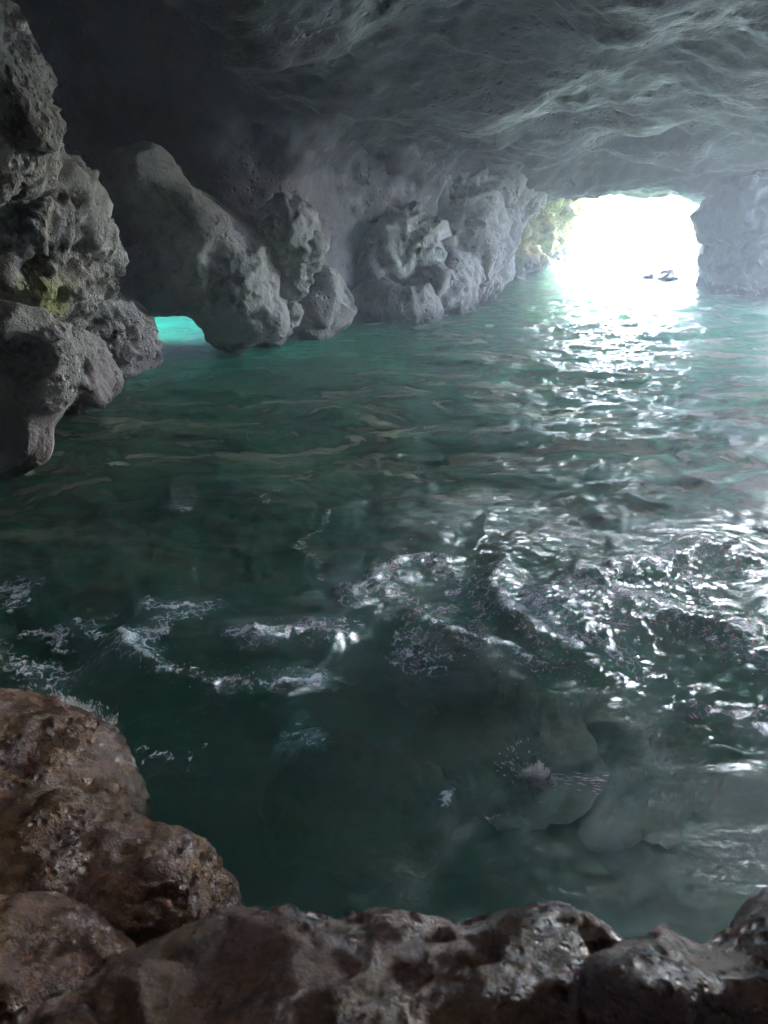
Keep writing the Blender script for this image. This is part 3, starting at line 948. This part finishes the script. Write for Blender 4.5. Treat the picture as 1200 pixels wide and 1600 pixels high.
it = []
jets = [(rs.rand(), 0.25 + rs.rand() ** 2, rs.normal() * 0.5) for _ in range(26)]      # separate jets of the breaking sheet
for k in range(1500):
    ju, jh, jl = jets[rs.randint(26)]
    u = min(1, max(0, ju + rs.normal() * 0.018))
    px = 34 + 138 * u
    base = at(px, 1104 + 28 * u * u - 12 * math.sin(u * 3), 3.22) + np.array([0, rs.normal() * 0.03, -0.05])
    q_ = rs.rand() ** 1.7
    hgt = 0.11 * jh * q_
    dirv = np.array([(u - 0.4) * 0.7 + jl * 0.5 + rs.normal() * 0.1, 0.15, 1.0])
    it.append((base + dirv * hgt, (0.0065 - 0.004 * q_) * (0.5 + rs.rand() * 0.7), dirv * (0.004 + 0.012 * rs.rand())))
for k in range(60):           # flying streaks
    a = rs.rand()
    p0 = at(95 + 95 * a, 1090 - 85 * a - 25 * rs.rand(), 3.3)
    dv = np.array([0.75, 0.2, 0.8]) * (0.004 + 0.028 * rs.rand() ** 2)
    it.append((p0 + rs.normal(size=3) * 0.03, 0.001 + 0.001 * rs.rand(), dv))
v, tq = drops(it)
tag(link('water_splash', mesh_from('splash', v, None, M_spray, False, tq)), 'white spray fanning up behind the top of the wet brown boulder', 'splash', 'splashes', 'stuff')
it = []
c0 = onz(838, 1222, 0.0)
for k in range(420):
    th = rs.rand() * 2 * math.pi
    rr = abs(rs.normal()) * 0.05
    h_ = max(0.0, 0.10 - rr) * rs.rand() * 1.2
    dv = np.array([math.cos(th) * 0.5, math.sin(th) * 0.5, 1.0]) * (0.004 + 0.012 * rs.rand())
    it.append((c0 + np.array([math.cos(th) * rr, math.sin(th) * rr, h_ + 0.01]), 0.0028 + 0.004 * rs.rand(), dv))
for k in range(46):           # long thrown streaks to the right
    t_ = 0.08 + 0.25 * rs.rand()
    th = -0.15 - 0.5 * rs.rand()
    dv = np.array([math.cos(th), math.sin(th) * 0.8, 0.1])
    it.append((c0 + dv * t_ + np.array([0, 0, 0.02 + 0.05 * rs.rand()]), 0.0012 + 0.001 * rs.rand(), dv * (0.01 + 0.02 * rs.rand())))
for k in range(40):           # drops flying left and up
    th = 1.6 + 2.0 * rs.rand()
    t_ = 0.07 + 0.14 * rs.rand()
    dv = np.array([math.cos(th), math.sin(th), 0.5])
    it.append((c0 + dv * t_, 0.002 + 0.003 * rs.rand(), dv * 0.008))
v, tq = drops(it)
tag(link('water_splash', mesh_from('splash', v, None, M_spray, False, tq)), 'small crown shaped splash over the brown submerged boulder', 'splash', 'splashes', 'stuff')
it = []
for k in range(900):          # loose drops tossed up along the breaking crests
    pts, hh, ww = CREST[rs.choice([0, 1, 1, 2, 2, 3, 4, 6, 7])]
    i = rs.randint(len(pts) - 1); f_ = rs.rand()
    p = np.array(pts[i]) * (1 - f_) + np.array(pts[i + 1]) * f_
    p = p + rs.normal(size=2) * (ww * 0.9)
    it.append((np.array([p[0], p[1], 0.04 + hh * rs.rand() + 0.05 * rs.rand() ** 2]), 0.0015 + 0.0035 * rs.rand() ** 2, rs.normal(size=3) * 0.003))
v, tq = drops(it)
tag(link('spray_droplets', mesh_from('spray', v, None, M_spray, False, tq)), kind='stuff')

# ------------------------------------------------------------------ haze
if HAZE > 0:
    import bmesh
    bm = bmesh.new()
    bmesh.ops.create_cube(bm, size=1)
    bmesh.ops.scale(bm, vec=(130, 102, 15), verts=bm.verts)
    bmesh.ops.translate(bm, vec=(0, 41, 2.5), verts=bm.verts)
    me = bpy.data.meshes.new('haze'); bm.to_mesh(me); bm.free()
    t = NT('sea_mist')
    pv = t.n('ShaderNodeVolumePrincipled')
    pv.inputs['Color'].default_value = (0.74, 0.84, 1.0, 1)
    pv.inputs['Density'].default_value = HAZE
    pv.inputs['Anisotropy'].default_value = 0.7
    t.l(pv.outputs[0], t.out.inputs['Volume'])
    me.materials.append(t.m)
    tag(link('haze', me), kind='stuff')
